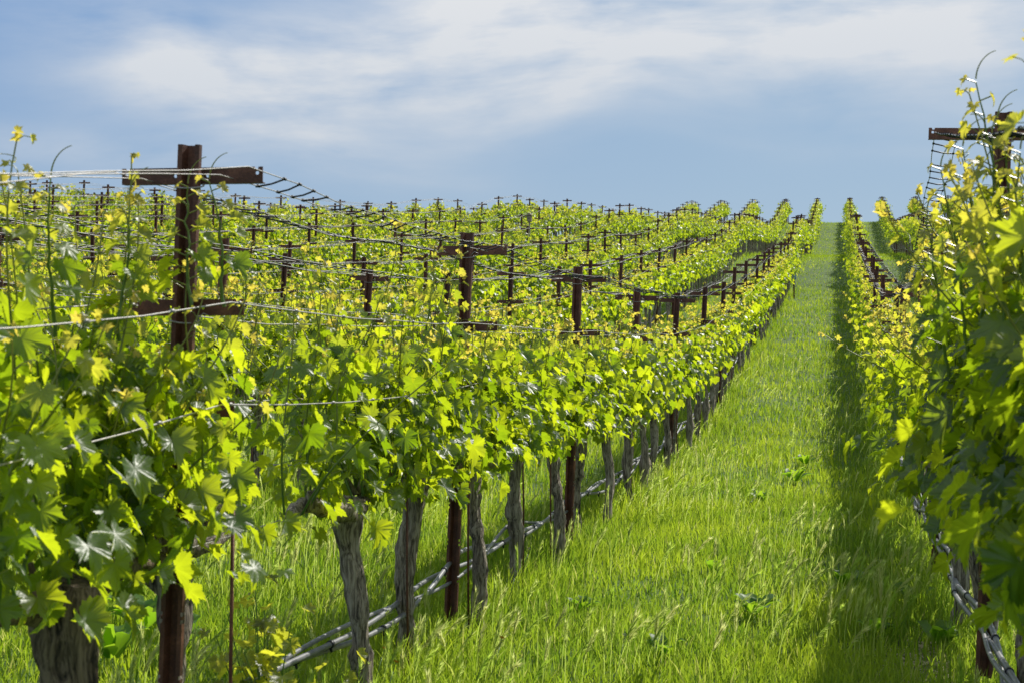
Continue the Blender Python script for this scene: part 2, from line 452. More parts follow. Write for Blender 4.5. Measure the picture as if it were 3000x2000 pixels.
# ------------------------------------------------------------------ trellis posts
ARM_H = [1.93, 1.555, 1.27]
POST_H = 2.015
def sheet(pts2, z0, z1):
    pass
def post_mesh(detail):
    a = Acc()
    w = .031
    prof = [(-w, .006), (-w, -.012), (-.020, -.012), (-.013, .016), (.013, .016), (.020, -.012), (w, -.012), (w, .006)]
    th = .003
    # offset outline to make a thin rolled sheet
    P = np.array(prof); T = np.gradient(P, axis=0); T /= np.linalg.norm(T, axis=1)[:, None]; Nn = np.stack([-T[:, 1], T[:, 0]], 1)
    A, B = P + Nn * th / 2, P - Nn * th / 2
    m = len(P)
    zs = [-.25]
    slots = []
    if detail:
        z = .12
        while z < POST_H - .3:
            slots.append((z, z + .012)); slots.append((z + .022, z + .034)); z += .18
        for s in slots: zs += [s[0], s[1]]
    zs.append(POST_H)
    zs = sorted(zs)
    V = []
    for z in zs:
        for q in (A, B):
            V += [(p[0], p[1], z) for p in q]
    V = np.array(V); F = []
    def idx(k, side, i): return k * 2 * m + side * m + i
    for k in range(len(zs) - 1):
        inslot = any(abs(zs[k] - s[0]) < 1e-6 for s in slots)
        lo, hi = (1, m - 2) if inslot else (0, m - 1)
        rngi = list(range(lo, hi))
        if inslot: rngi = list(range(2, m - 3))
        for i in rngi:
            F.append([idx(k, 0, i), idx(k, 0, i + 1), idx(k + 1, 0, i + 1), idx(k + 1, 0, i)])
            F.append([idx(k, 1, i + 1), idx(k, 1, i), idx(k + 1, 1, i), idx(k + 1, 1, i + 1)])
        e0, e1 = rngi[0], rngi[-1] + 1
        F.append([idx(k, 1, e0), idx(k, 0, e0), idx(k + 1, 0, e0), idx(k + 1, 1, e0)])
        F.append([idx(k, 0, e1), idx(k, 1, e1), idx(k + 1, 1, e1), idx(k + 1, 0, e1)])
        if inslot:                                       # keep half of the outer flange between the slots
            for (i0, sgn) in ((1, 1), (m - 2, -1)):
                p = P[i0]; q = P[i0 + sgn]
                mid = p + (q - p) * .45
                c = ((mid + q) / 2); vv, ff = box((c[0], c[1], (zs[k] + zs[k + 1]) / 2), (abs(q[0] - mid[0]) + .001, th, zs[k + 1] - zs[k])); a.add(vv, ff)
    k = len(zs) - 1
    for i in range(m - 1): F.append([idx(k, 0, i), idx(k, 0, i + 1), idx(k, 1, i + 1), idx(k, 1, i)])
    a.add(V, [np.array(F)])
    return a.mesh('post_body', False)

def plate_with_holes(w, h, holes, notches=False):
    outer = [(-w / 2, 0), (w / 2, 0), (w / 2, h), (-w / 2, h)]
    if notches:
        outer = [(-w / 2, 0), (w / 2, 0), (w / 2, h), (w / 2 - .012, h), (w / 2 - .014, h - .007), (w / 2 - .022, h - .007), (w / 2 - .024, h), (-w / 2 + .024, h), (-w / 2 + .022, h - .007), (-w / 2 + .014, h - .007), (-w / 2 + .012, h), (-w / 2, h)]
    loops = [[Vector((x, 0, z)) for x, z in outer]]
    for (cx, cz, r) in holes:
        loops.append([Vector((cx + r * math.cos(-t * PI / 4), 0, cz + r * math.sin(-t * PI / 4))) for t in range(8)])
    flat = [v for l in loops for v in l]
    tri = geometry.tessellate_polygon(loops)
    return np.array([tuple(v) for v in flat]), np.array(tri), [len(l) for l in loops]

def arm_mesh(length, h, detail):
    a = Acc(); y0 = .020
    if detail:
        holes = [(s * (length / 2 - .016), h * .62, .0055) for s in (-1, 1)] + [(s * .048, h * .5, .006) for s in (-1, 1)]
        V, Tt, ls = plate_with_holes(length, h, holes, True)
        n = len(V); th = .003
        W = np.vstack([V + [0, y0, 0], V + [0, y0 + th, 0]])
        a.add(W, [np.vstack([Tt, Tt[:, ::-1] + n])])
        F = []; o = 0
        for l in ls:
            for i in range(l): F.append([o + i, o + (i + 1) % l, n + o + (i + 1) % l, n + o + i])
            o += l
        a.add(W, [np.array(F)])
    else:
        v, f = box((0, y0 + .002, h / 2), (length, .004, h)); a.add(v, f)
    v, f = box((0, y0 + .014, .0015), (length - .002, .022, .003)); a.add(v, f)          # rolled lips
    v, f = box((0, y0 + .013, h - .0015 - (.008 if detail else 0)), (length - .06, .020, .003)); a.add(v, f)
    return a.mesh('cross_arm', False)
def tie_mesh():
    a = Acc(); t = np.linspace(0, 2 * PI, 17)
    v, f = tube(np.stack([.042 * np.cos(t), .004 + .030 * np.sin(t), .010 * np.sin(t)], 1), .0022, 6); a.add(v, f)
    v, f = tube([(.03, -.028, 0), (.05, -.035, .02), (.07, -.03, .012)], .0016, 5); a.add(v, f)
    return a.mesh('wire_tie', True)

POSTM = {d: post_mesh(d) for d in (True, False)}
ARMM = {}
def arm(length, h, detail):
    k = (length, h, detail)
    if k not in ARMM: ARMM[k] = arm_mesh(*k)
    return ARMM[k]
TIEM = tie_mesh()

ORD = ['first', 'second', 'third', 'fourth', 'fifth', 'sixth', 'seventh', 'eighth', 'ninth', 'tenth', 'eleventh', 'twelfth',
       'thirteenth', 'fourteenth', 'fifteenth', 'sixteenth', 'seventeenth', 'eighteenth', 'nineteenth', 'twentieth']
TENS = ['', '', 'twenty', 'thirty', 'forty', 'fifty']
def ordn(n):
    if n <= 20: return ORD[n - 1]
    t, u = divmod(n, 10)
    return (TENS[t] + '-' + ORD[u - 1]) if u else TENS[t][:-1] + 'ieth'
def rowname(k):
    if k == 0: return 'the trunk-lined row edging the aisle'
    if k == -1: return 'the row shading the aisle'
    if k > 0: return '%s row behind the trunk-lined row' % ordn(k)
    return '%s row beyond the row shading the aisle' % ordn(-k - 1)

def row_x(k): return -1.83 - 2.44 * k
PHASE = {0: .58, -1: 2.91, 1: .02, 2: .98, 5: 2.7, 4: 2.2, 3: 1.2, 6: 1.7}
S = 3.08; VS = S / 3
_pr = RS(7)
for k in range(-5, 40):
    if k not in PHASE: PHASE[k] = _pr.uniform(0, S)
CREST = 118.0

def inframe(x, y, h=1.5, mx=160):
    if y < .5: return False
    X, Y, Z = px(x, y, g(x, y) + h)
    return Z > .6 and -mx < X < 3000 + mx and -200 < Y < 2600

# rows and posts --------------------------------------------------------------
ROWS = list(range(-5, 30))
posts = []
for k in ROWS:
    x = row_x(k); n = 0
    y = PHASE[k] - S
    while y < CREST:
        y += S
        if y < 1.5: continue
        if k in (0, -1) and y < 2: continue
        if not inframe(x, y, 1.7): continue
        zc = px(x, y, 0)[2]
        yy = y + (_pr.randn() * .07 if (k not in (0, -1)) or y > 12 else 0)
        if k == 0 and y < 5: yy = 3.715
        posts.append([zc, k, x + (_pr.randn() * .02 if y > 12 else 0), yy])
# drop posts that lie behind the near brow on the uphill side
def ridge_hidden(x, y, h):
    z = g(x, y) + h; d = math.hypot(x, y)
    t = np.linspace(.12, .97, 60)
    gz = G(x * t, y * t) + .9
    return bool(np.any(gz > EYE + (z - EYE) * t + .05))
posts = [p for p in posts if not ridge_hidden(p[2], p[3], 2.05)]
posts.sort(key=lambda p: p[0])
rk = {}
for p in sorted(posts, key=lambda p: (p[1], p[3])):
    rk[p[1]] = rk.get(p[1], 0) + 1; p.append(rk[p[1]])

EXTRA = {}   # (row, index) -> (extra height, arm scale)
def post_extra(k, y):
    if k == -1 and y < 7.5: return .38, 1.42
    if k == -1 and y < 10.5: return .12, 1.05
    if k == 0 and y < 5: return .02, 1.06
    return 0, 1.0
_er = RS(21)
tops = {}
def make_post(p):
    zc, k, x, y, n = p
    ex, ascale = post_extra(k, y)
    near = zc < 22
    e = bpy.data.objects.new('trellis_post', None); COL.objects.link(e)
    dz = ex + (_er.randn() * .035 if zc > 12 else 0)
    e.location = (x - .045, y, g(x, y) + dz)
    e.rotation_euler = (_er.randn() * .012, math.radians(2.3) + _er.randn() * .010, _er.randn() * .05)
    e.empty_display_size = .1
    if k == 0 and n <= 3:
        lab = ['tallest rusty steel post in view, hole near its top, in the trunk-lined row',
               'rusty steel cross-armed post over open grass, second along the trunk-lined row',
               'rusty steel cross-armed post, third along the trunk-lined row edging the aisle'][n - 1]
    elif k == -1 and n == 1: lab = 'rusty post with long cross arm rising above the big blurred vine leaves'
    else: lab = 'rusty steel post, %s along %s' % (ordn(n), rowname(k))
    tag(e, lab, 'trellis post', 'rusty cross-armed trellis posts')
    link('post_body', POSTM[near], M['rust'], e)
    L0 = round(.40 * ascale, 2)
    arms = [(ARM_H[0], L0, .046), (ARM_H[1], .34 if k == 0 else .36, .046)]
    if zc < 26: arms.append((ARM_H[2], .30, .046))
    for j, (h, L, hh) in enumerate(arms):
        o = link('cross_arm', arm(L, hh, near), M['rust'], e, (0, 0, h - hh / 2))
        o.rotation_euler = (0, _er.randn() * .012 - math.radians(1.2), _er.randn() * .03)
    if zc < 15:
        o = link('wire_tie', TIEM, M['wire'], e, (0, 0, ARM_H[0] - .03))
        o = link('wire_tie', TIEM, M['wire'], e, (0, 0, ARM_H[1] - .035)); o.rotation_euler = (0, 0, .5)

MAXP = 300
for p in posts[:MAXP]: make_post(p)
rest = posts[MAXP:]
def merged_posts(lst):
    a = Acc()
    for zc, k, x, y, n in lst:
        z = g(x, y); v, f = box((x, y, z + .95), (.068, .03, 2.1)); a.add(v, f)
        for h, L in ((1.93, .40), (1.555, .34)):
            v, f = box((x, y + .022, z + h), (L, .012, .046)); a.add(v, f)
    return a.mesh('distant_posts', False)
if rest:
    o = link('distant_posts', merged_posts(rest), M['rust'])
    tag(o, 'tiny rusty trellis posts crowding the far hillside', 'trellis posts', kind='stuff')
print('posts', len(posts))

# ------------------------------------------------------------------ wires, ladders, hoses
def row_post_ys(k, y0, y1):
    ys = []; y = PHASE[k] - 3 * S
    while y < y1 + S:
        if y > y0 - S: ys.append(y)
        y += S
    return ys
def span_line(k, xoff, h, y0, y1, sag=.04, step=.5, jit=.0, seed=0, hfun=None):
    r = RS(seed + 100 * (k + 9)); x = row_x(k); ys = row_post_ys(k, y0, y1); pts = []
    for a, b in zip(ys[:-1], ys[1:]):
        ea, eb = post_extra(k, a), post_extra(k, b)
        za, zb = g(x, a) + h + ea[0], g(x, b) + h + eb[0]
        xa = xoff * (ea[1] if abs(xoff) > .185 else 1); xb = xoff * (eb[1] if abs(xoff) > .185 else 1)
        m = max(3, int(S / step)); sg = sag * r.uniform(.6, 1.4)
        lx = math.tan(math.radians(2.3)) * h - .045
        for i in range(m):
            t = i / m
            pts.append((x + lx + xa + (xb - xa) * t + r.randn() * jit, a + (b - a) * t, za + (zb - za) * t - sg * 4 * t * (1 - t) + r.randn() * jit))
    P_ = np.array(pts)
    s0 = 3.7 if k == 0 else 5.99 if k == -1 else -99
    P_[:, 2] -= np.maximum(s0 - P_[:, 1], 0) * ((.115 if k == 0 else .15) if h > 1.8 else .05 if h > 1.4 else .05)
    return P_
def row_range(k):
    ys = [p[3] for p in posts if p[1] == k]
    if not ys: return None
    return max(1.2, min(ys) - S * 1.6) if k > 0 or k < -1 else 1.2, max(ys)

_b = Acc(); _v, _f = tube([(0, -.011, 0), (0, .011, 0)], .016, 10); _b.add(_v, _f)
_v, _f = tube([(0, 0, -.012), (.004, .004, -.030)], [.007, .004], 6); _b.add(_v, _f); EMIT = _b.mesh('emitter', True)
for k in ROWS:
    rr = row_range(k)
    if rr is None: continue
    y0, y1 = rr; dn = px(row_x(k), max(y0, 3), 0)[2]
    hi = k in (0, -1)
    nm = rowname(k)
    if k > 14 : pass
    for sgn, side in ((-1, 'far'), (1, 'aisle')):
        if k < 0: side = 'aisle' if sgn < 0 else 'far'
        # catch wires with dark rungs
        a = Acc(); r = RS(1000 + k * 2 + sgn)
        off = sgn * .192
        l1 = span_line(k, off, ARM_H[0] + .01, y0, y1, .03, .35 if hi else .8, .003 if hi else .006, 3 + sgn)
        n1 = len(l1)
        l2 = l1.copy(); l2[:, 0] -= sgn * (.075 + .012 * np.sin(np.arange(n1) * .9 + k)); l2[:, 2] -= .012 + .010 * np.sin(np.arange(n1) * 1.7)
        rad = .0017 if hi else .0030
        for l in (l1, l2):
            v, f = tube(l, rad, 6 if hi else 4); a.add(v, f)
        o = link('catch_wire', a.mesh('catch_wire', True), M['wire'])
        tag(o, 'twin top wires, %s side of %s' % (side, nm), 'wire', 'ladder-like top wires strung along the rows')
        seg = l1; b = Acc(); ycur = y0
        ymax = min(y1, 45 if k < 5 else 30)
        s_ = .12 if hi else .15
        ys_ = np.arange(seg[0, 1] + .1, min(ymax, seg[-1, 1]), s_)
        if hi: tie = Acc()
        pc = 0
        for yy in ys_:
            if r.rand() < .16 or (k == 0 and yy < 3.9): continue
            p1 = np.array([np.interp(yy, l1[:, 1], l1[:, i]) for i in range(3)]); y2 = yy + r.uniform(.0, .05)
            p2 = np.array([np.interp(y2, l2[:, 1], l2[:, i]) for i in range(3)])
            d = p2 - p1
            c = (p1 + p2) / 2 + [0, 0, -.004]; w = .0030 if hi else .0040
            v, f = tube([p1 - d * .05, c, p2 + d * r.uniform(0, .12)], w, 5 if hi else 4); b.add(v, f); pc += 1
            if hi and yy < 20 and r.rand() < .8:
                for q in (p1, p2):
                    v, f = tube([q + [0, -.008, 0], q, q + [0, .008, 0]], .0052, 5); b.add(v, f)
        if pc:
            link('ties', b.mesh('ties', True), M['rung'], o)['kind'] = 'stuff'
    lows = [(ARM_H[1] + .012, .165, .0024), (ARM_H[2] + .012, .145, .0024)] if k <= 6 else [(ARM_H[1] + .012, .165, .003)]
    for li, (h, off, rad) in enumerate(lows):
        for sgn, side in ((-1, 'far'), (1, 'aisle')):
            if k < 0: side = 'aisle' if sgn < 0 else 'far'
            l = span_line(k, sgn * off, h, y0, y1, .03, .5 if hi else 1.0, .004, 11 + li + sgn)
            a = Acc(); v, f = tube(l, rad if hi else .003, 6 if hi else 4); a.add(v, f)
            if hi:
                rt = RS(int(31 + li * 5 + sgn + 10))
                for yy in np.arange(y0, min(y1, 16), .42):
                    q = np.array([np.interp(yy, l[:, 1], l[:, i]) for i in range(3)])
                    v, f = tube([q + [0, -.012, 0], q + [0, 0, .002], q + [0, .012, 0]], .0052, 5); a.add(v, f)
            o = link('foliage_wire', a.mesh('foliage_wire', True), M['wire'])
            tag(o, '%s single wire, %s side of %s' % (('middle', 'lower')[li], side, nm), 'wire', 'foliage wires strung along the rows')
    if k <= 4:
        l = span_line(k, .0, CORD - .03, y0, y1, .0, .6, .004, 17)
        a = Acc(); v, f = tube(l, .002, 5); a.add(v, f)
        tag(link('cordon_wire', a.mesh('cordon_wire', True), M['wire']), 'thin wire carrying the vine arms along %s' % nm, 'wire', 'cordon wires along the rows')
        rngh = RS(70 + k)
        for hn in range(3 if hi else 1):
            ys_ = np.arange(max(.8, y0 - 1), y1, .14 if hi else .5)
            x = row_x(k) - .062
            zz = G(x, ys_) + .33
            ph = rngh.uniform(0, 6)
            tw = ys_ * 2.1 + hn * 2 * PI / 3 + .5 * np.sin(ys_ * .9 + ph)
            amp = (.022 + .016 * np.sin(ys_ * 1.3 + ph)) if hi else .02
            L = np.stack([x + amp * np.cos(tw), ys_, zz + amp * 1.2 * np.sin(tw) + .03 * np.sin(ys_ * 2.04 + ph)], 1)
            a = Acc(); v, f = tube(L, .0115 if hn < 2 else .009, 10 if hi else 6); a.add(v, f)
            o = link('drip_hose', a.mesh('drip_hose', True), M['hose'])
            tag(o, ('%s grey drip hose strung low beside the trunks of %s' % (['thicker', 'paired', 'thinner'][hn], nm)) if hi else 'grey drip hose low under %s' % nm, 'hose', 'drip hoses under the rows')
            if hi and hn < 2:
                for yy in np.arange(ys_[0] + .3 + hn * .3, 26, .92):
                    q = np.array([np.interp(yy, L[:, 1], L[:, i]) for i in range(3)])
                    oe = link('emitter', EMIT, M['rung'], o, tuple(q))

# ------------------------------------------------------------------ vine placement
vines = []
_vr = RS(11)
for k in ROWS:
    x = row_x(k); y = (PHASE[k] + VS * .62) % VS
    if k == 0: y = (PHASE[0] + (6.06 - 6.69) + 3.08 * 3 + .0) % VS
    if k == 0: y = 6.03; [vines.append([px(x, q, 0)[2], k, x, q]) for q in (3.12, 3.86, 5.10)]; vines[-2][2] = -1.95
    if k == -1: y = 3.32
    while y < CREST - .5:
        if y > 1.15 and (inframe(x, y, 1.3, 330) or (k in (0, -1) and y < 6)):
            if not ridge_hidden(x, y, 2.0):
                vines.append([px(x, y, 0)[2], k, x, y + _vr.randn() * .03])
        y += VS
vines.sort(key=lambda p: p[0])
print('vines', len(vines))
rk = {}
for v in sorted(vines, key=lambda p: (p[1], p[3])):
    rk[v[1]] = rk.get(v[1], 0) + 1; v.append(rk[v[1]])

VAR2 = [(foliage_mesh(100 + i, 2, lmean=.72, nsh=21, extra=260, width=.85, tall=[0, 1, 0, 1, 0, 1][i]), trunk_mesh(100 + i, 2, head=[.3, 1, .5, .9, .2, .7][i], thick=[1, 1.15, .95, 1.1, 1.05, .9][i])) for i in range(6)]
VAR1 = [(foliage_mesh(200 + i, 1, lmean=.68, nsh=18, extra=210, sizek=1.08, width=.78, tall=i % 2), trunk_mesh(200 + i, 1, thick=1.0)) for i in range(6)]
VAR0 = [(foliage_mesh(300 + i, 1, lmean=.66, nsh=15, extra=170, sizek=1.15, width=.72), trunk_mesh(300 + i, 0)) for i in range(6)]

def make_vine(v, idx):
    zc, k, x, y, n = v
    rng = RS(idx + 31)
    e = bpy.data.objects.new('grapevine', None); COL.objects.link(e); e.empty_display_size = .1
    e.location = (x, y, g(x, y))
    bank = VAR2 if zc < 11 else VAR1 if zc < 24 else VAR0
    (fm, sm_), tm = bank[rng.randint(6)]
    flip = PI if rng.rand() < .5 else 0
    own = False
    if k in (0, -1) and zc < 6.3 + (k < 0) * .9:
        own = True
        if k == 0: fm, sm_ = foliage_mesh(900 + n, 2, lmean=.68, nsh=19, extra=230, tall=4, width=.95, LS=.065)
        else: fm, sm_ = foliage_mesh(950 + n, 2, lmean=1.02 if y < 4.9 else .98 if y < 6 else .8, nsh=42 if y < 6 else 22, extra=560 if y < 6 else 300, tall=0, width=.74 if y < 6 else .85, LS=.084)
        tm = trunk_mesh(900 + n + 50 * (k < 0), 2, head=1.3 if k == 0 else .5, thick=1.65 if (k == 0 and y < 3.6) else 1.1)
    e.rotation_euler = (0, 0, flip)
    s = rng.uniform(.94, 1.06)
    if bank is not VAR2: e.scale = (s * 1.03, 1, s)
    e_label = 'leafy grapevine with grey trunk, %s along %s' % (ordn(n), rowname(k))
    tag(e, e_label, 'grapevine', 'grapevines planted along the rows')
    link('trunk', tm, M['oldbark' if (k == 0 and y < 3.5) else 'bark'], e); fo = link('foliage', fm, M['leaf'], e)
    if k == 0 and 3.7 < y < 4: fo.scale = (1, .72, 1); fo.location = (0, (-.12) * (-1 if flip else 1), 0)
    if k == 0 and 5 < y < 5.2: fo.scale = (1, .9, 1); fo.location = (0, .07 * (-1 if flip else 1), .02)
    if zc < 30: link('shoots', sm_, M['stem'], e)

MAXV = 300
for i, v in enumerate(vines[:MAXV]): make_vine(v, i)
far = vines[MAXV:]
def far_vines(lst):
    a = Acc(); t = Acc(); rng = RS(5)
    for zc, k, x, y, n in lst:
        m = int(np.interp(zc, [20, 45, 80, 120], [310, 260, 190, 135])); sz = np.interp(zc, [20, 45, 80, 120], [.072, .082, .095, .115])
        z0 = g(x, y)
        zz = rng.rand(m) ** .8; w = .09 + .12 * np.sin(np.clip(zz * 1.0 + .1, 0, 1) * PI)
        X = rng.randn(m) * w; Y = rng.uniform(-.53, .53, m)
        top = .68 + .16 * np.sin((Y + y) * 1.9 + k * 2) + .12 * np.sin((Y + y) * 11.7)
        Z = CORD - .06 + zz * (top + .06) + rng.randn(m) * .05
        az = np.arctan2(rng.randn(m) * .8, X * 5 + rng.randn(m) * .4)
        NR = np.stack([np.cos(az) * .8, np.sin(az) * .8, rng.uniform(.1, 1, m)], 1) + rng.randn(m, 3) * .3
        TP = np.stack([np.cos(az) * .5, np.sin(az) * .5, -rng.uniform(.3, 1.2, m)], 1)
        tint = np.clip((zz - .68) / .32, 0, 1) * rng.rand(m)
        add_leaves(a, rng, 0, np.stack([X + x, Y + y, Z + z0], 1), NR, TP, sz * rng.uniform(.6, 1.2, m) * (1 - .35 * tint), tint)
        v, f = tube([(x, y, z0 - .1), (x + rng.randn() * .02, y, z0 + .45), (x, y, z0 + CORD)], [.045, .036, .042], 5, caps=False); t.add(v, f)
    return a, t
fa, ft = far_vines(far)
o = link('distant_vines', fa.mesh('distant_vines', True, True), M['leaf'])
tag(o, 'sunlit leaf canopy of the many vines covering the far hillside', 'vineyard foliage', kind='stuff')
o2 = link('trunks', ft.mesh('distant_trunks', True), M['bark'], o); o2['kind'] = 'stuff'
o2['label'] = 'crowded grey trunks under the far canopy'

# ------------------------------------------------------------------ hero shoots rising above the arms
def tall_shoot(base, top, bend, seed, name, label):
    rng = RS(seed); base = np.array(base, float); top = np.array(top, float)
    m = 16; t = np.linspace(0, 1, m)[:, None]
    path = base + (top - base) * t + np.array(bend) * (np.sin(t * PI * .9)) + np.cumsum(rng.randn(m, 3), 0) * .004
    a = Acc(); v, f = tube(path, np.linspace(.0055, .0016, m), 7, caps=False); c = np.zeros((len(v), 4)); c[:, 0] = .2; a.add(v, f, c)
    P, NR, TP, SZ, TI = [], [], [], [], []
    for i in range(3, m):
        tt = i / m; az = PI * i + rng.randn() * .5
        pd = np.array([math.cos(az), math.sin(az) * .6, .4]); pet = .06 * (1 - .6 * tt)
        P.append(path[i] + pd * pet); NR.append(pd * .7 + [0, -.3, .6] + rng.randn(3) * .3); TP.append([pd[0], pd[1], -.6])
        SZ.append(.07 * (1 - .72 * tt) * rng.uniform(.8, 1.1)); TI.append(np.clip((tt - .4) * 1.7, 0, 1))
        v, f = tube([path[i], path[i] + pd * pet * .6, path[i] + pd * pet], .0018, 4, caps=False); c = np.zeros((len(v), 4)); c[:, 0] = .5; a.add(v, f, c)
    tl = 12; tq = np.linspace(0, 1, tl)
    for q, (cv, L) in enumerate(((1.3, .11), (-1.7, .07))):
        d = np.stack([np.sin(tq * cv) * .8, .2 * tq, np.cos(tq * cv)], 1) * L / tl
        v, f = tube(path[-1 - q * 3] + np.cumsum(d, 0), np.linspace(.0022, .001, tl), 5, caps=False); c = np.zeros((len(v), 4)); c[:, 0] = .6; a.add(v, f, c)
    return a, P, NR, TP, SZ, TI, rng
def place_shoot(pb, pt, lat_cam_z, bend, seed, label):
    # pb, pt: image directions resolved at a depth, giving real points of the plant
    def W(p, z):
        cx = (p[0] - 1500) / 4167.0 * z; cy = (1000 - p[1]) / 4167.0 * z
        return (cx * CT - z * ST, cx * ST + z * CT, cy + EYE)
    a, P, NR, TP, SZ, TI, rng = tall_shoot(W(pb, lat_cam_z[0]), W(pt, lat_cam_z[1]), bend, seed, '', label)
    return a, P, NR, TP, SZ, TI, rng
SHOOTS = [((2925, 900), (2860, 230), (3.6, 3.6), (.02, 0, 0), 1, 'tallest vine shoot with a curled tendril against the sky'),
          ((2990, 900), (2935, 350), (3.6, 3.6), (.01, 0, 0), 2, 'yellow-tipped vine shoot overlapping the long cross arm'),
          ((2880, 1000), (2830, 440), (3.7, 3.7), (.01, 0, 0), 12, 'vine shoot with broad yellow leaves just below the long cross arm'),
          ((2950, 1000), (2900, 400), (3.5, 3.5), (-.01, 0, 0), 13, 'vine shoot'), ((2830, 1050), (2760, 520), (3.9, 3.9), (.01, 0, 0), 14, 'vine shoot'),
          ((3000, 1000), (2975, 420), (3.3, 3.3), (.01, 0, 0), 15, 'vine shoot'), ((2780, 1100), (2720, 620), (4.1, 4.1), (.0, 0, 0), 16, 'vine shoot'),
          ((650, 900), (630, 520), (3.9, 3.9), (.01, 0, 0), 3, 'vine shoot climbing to the cross arm of the tallest post'),
          ((560, 900), (545, 540), (3.8, 3.8), (-.01, 0, 0), 4, 'slim vine shoot curling in front of the tallest post'),
          ((160, 1000), (140, 540), (3.5, 3.4), (.01, 0, 0), 5, 'tall vine shoot at the very edge above the foliage'),
          ((350, 1000), (380, 600), (3.7, 3.7), (.0, 0, 0), 6, 'thin vine shoot between the edge shoot and the tallest post'),
          ((1240, 1000), (1290, 690), (6.6, 6.6), (.0, 0, 0), 7, 'vine shoot reaching the cross arm of the second post')]
nearest = {}
vine_objs = [o for o in bpy.data.objects if o.name.startswith('grapevine')]
bpy.context.view_layer.update()
for (pb, pt, zz, bend, seed, lab) in SHOOTS:
    a, P, NR, TP, SZ, TI, rng = place_shoot(pb, pt, zz, bend, seed, lab)
    b = Acc(); add_leaves(b, rng, 2, P, NR, TP, np.array(SZ), np.array(TI))
    p0 = Vector(a.v[0].mean(0).tolist())
    root = min(vine_objs, key=lambda q: (q.location.xy - p0.xy).length)
    inv = root.matrix_world.inverted()
    s = link('tall_shoot', a.mesh('tall_shoot', True, True), M['stem'], root); s.matrix_local = inv
    l = link('leaves', b.mesh('shoot_leaves', True, True), M['leaf'], s)

# ------------------------------------------------------------------ thin stakes beside the near vines
_sr = RS(44); ns = 0
_a = Acc(); _v, _f = tube([(0, 0, -.1), (.004, 0, .5), (.012, 0, .98)], .006, 7); _a.add(_v, _f)
_cx = (672 - 1500) / 4167. * 4.35; _x, _y = _cx * CT - 4.35 * ST, _cx * ST + 4.35 * CT
tag(link('metal_stake', _a.mesh('metal_stake', True), M['rust'], None, (_x, _y, g(_x, _y))), 'thin rusty rod standing alone in the gap after the tallest post', 'stake', 'thin rods beside the vines')
for v in vines[:70]:
    zc, k, x, y, n = v
    if k not in (0, -1, 1) or zc > 17 or zc < 3.8: continue
    if _sr.rand() < .35: continue
    a = Acc(); h = 1.0
    ly = _sr.choice([-.11, .10]) + _sr.randn() * .02
    v_, f = tube([(0, 0, -.1), (_sr.randn() * .006, _sr.randn() * .006, .5), (_sr.randn() * .01, _sr.randn() * .01, h)], .0055, 7); a.add(v_, f)
    o = link('metal_stake', a.mesh('metal_stake', True), M['rust'], None, (x + .01, y + ly, g(x, y)))
    tag(o, 'thin rusty rod beside the %s vine of %s' % (ordn(n), rowname(k)), 'stake', 'thin rods beside the vines')

# ------------------------------------------------------------------ small things on the posts
def rbox(name, size, mat, parent=None, loc=(0, 0, 0)):
    import bmesh
    bm = bmesh.new(); bmesh.ops.create_cube(bm, size=1)
    bmesh.ops.scale(bm, vec=size, verts=bm.verts); bmesh.ops.bevel(bm, geom=bm.edges[:], offset=min(size) * .12, segments=2, affect='EDGES')
    me = bpy.data.meshes.new(name); bm.to_mesh(me); bm.free(); return link(name, me, mat, parent, loc)
def near_post(pxx, pyy):
    best = None
    for p in posts[:MAXP]:
        if p[0] < 20: continue
        X, Y, Z = px(p[2], p[3], g(p[2], p[3]) + 1.6)
        d = abs(X - pxx) + abs(Y - pyy)
        if best is None or d < best[0]: best = (d, p)
    return best[1]
p = near_post(1706, 640)
e = bpy.data.objects.new('control_box', None); COL.objects.link(e); e.location = (p[2] + .05, p[3] - .09, g(p[2], p[3]) + 1.66)
tag(e, 'small pale grey control box fixed to a hillside trellis post', 'box')
rbox('housing', (.17, .10, .20), M['boxgrey'], e); rbox('lid', (.15, .02, .16), M['boxgrey'], e, (0, -.058, .01))
for sx in (-.04, .04): 
    a = Acc(); v, f = tube([(sx, 0, -.10), (sx, 0, -.22)], .008, 6); a.add(v, f); link('conduit', a.mesh('conduit'), M['boxgrey'], e)
p = near_post(1543, 640)
e = bpy.data.objects.new('birdhouse', None); COL.objects.link(e); e.location = (p[2] + .3, p[3], g(p[2], p[3]) + 1.8)
tag(e, 'small weathered wooden birdhouse on the hill skyline', 'birdhouse')
rbox('body', (.16, .16, .24), M['birdwood'], e)
a = Acc(); a.add([(-.12, -.11, .12), (.12, -.11, .12), (0, -.11, .22), (-.12, .11, .12), (.12, .11, .12), (0, .11, .22)], [np.array([[0, 1, 2], [3, 5, 4]]), np.array([[0, 2, 5, 3], [1, 4, 5, 2], [0, 3, 4, 1]])])
link('roof', a.mesh('roof', False), M['birdwood'], e)
a = Acc(); v, f = tube([(0, -.082, .02), (0, -.079, .02)], .022, 12); a.add(v, f); link('entrance_hole', a.mesh('entrance_hole'), M['rung'], e)
a = Acc(); v, f = box((0, 0, -.95), (.05, .05, 1.66)); a.add(v, f); link('pole', a.mesh('pole', False), M['birdwood'], e)
e = bpy.data.objects.new('valve_box', None); COL.objects.link(e); yv = from_px(2328, row_x(0) + .3); e.location = (row_x(0) + .28, yv, g(row_x(0) + .28, yv) + .75)
tag(e, 'small pale blue box low at the aisle edge of the trunk-lined row', 'box')
rbox('housing', (.16, .12, .22), M['boxblue'], e); a = Acc(); v, f = box((0, 0, -.45), (.05, .05, .70)); a.add(v, f); link('stand', a.mesh('stand', False), M['rust'], e)

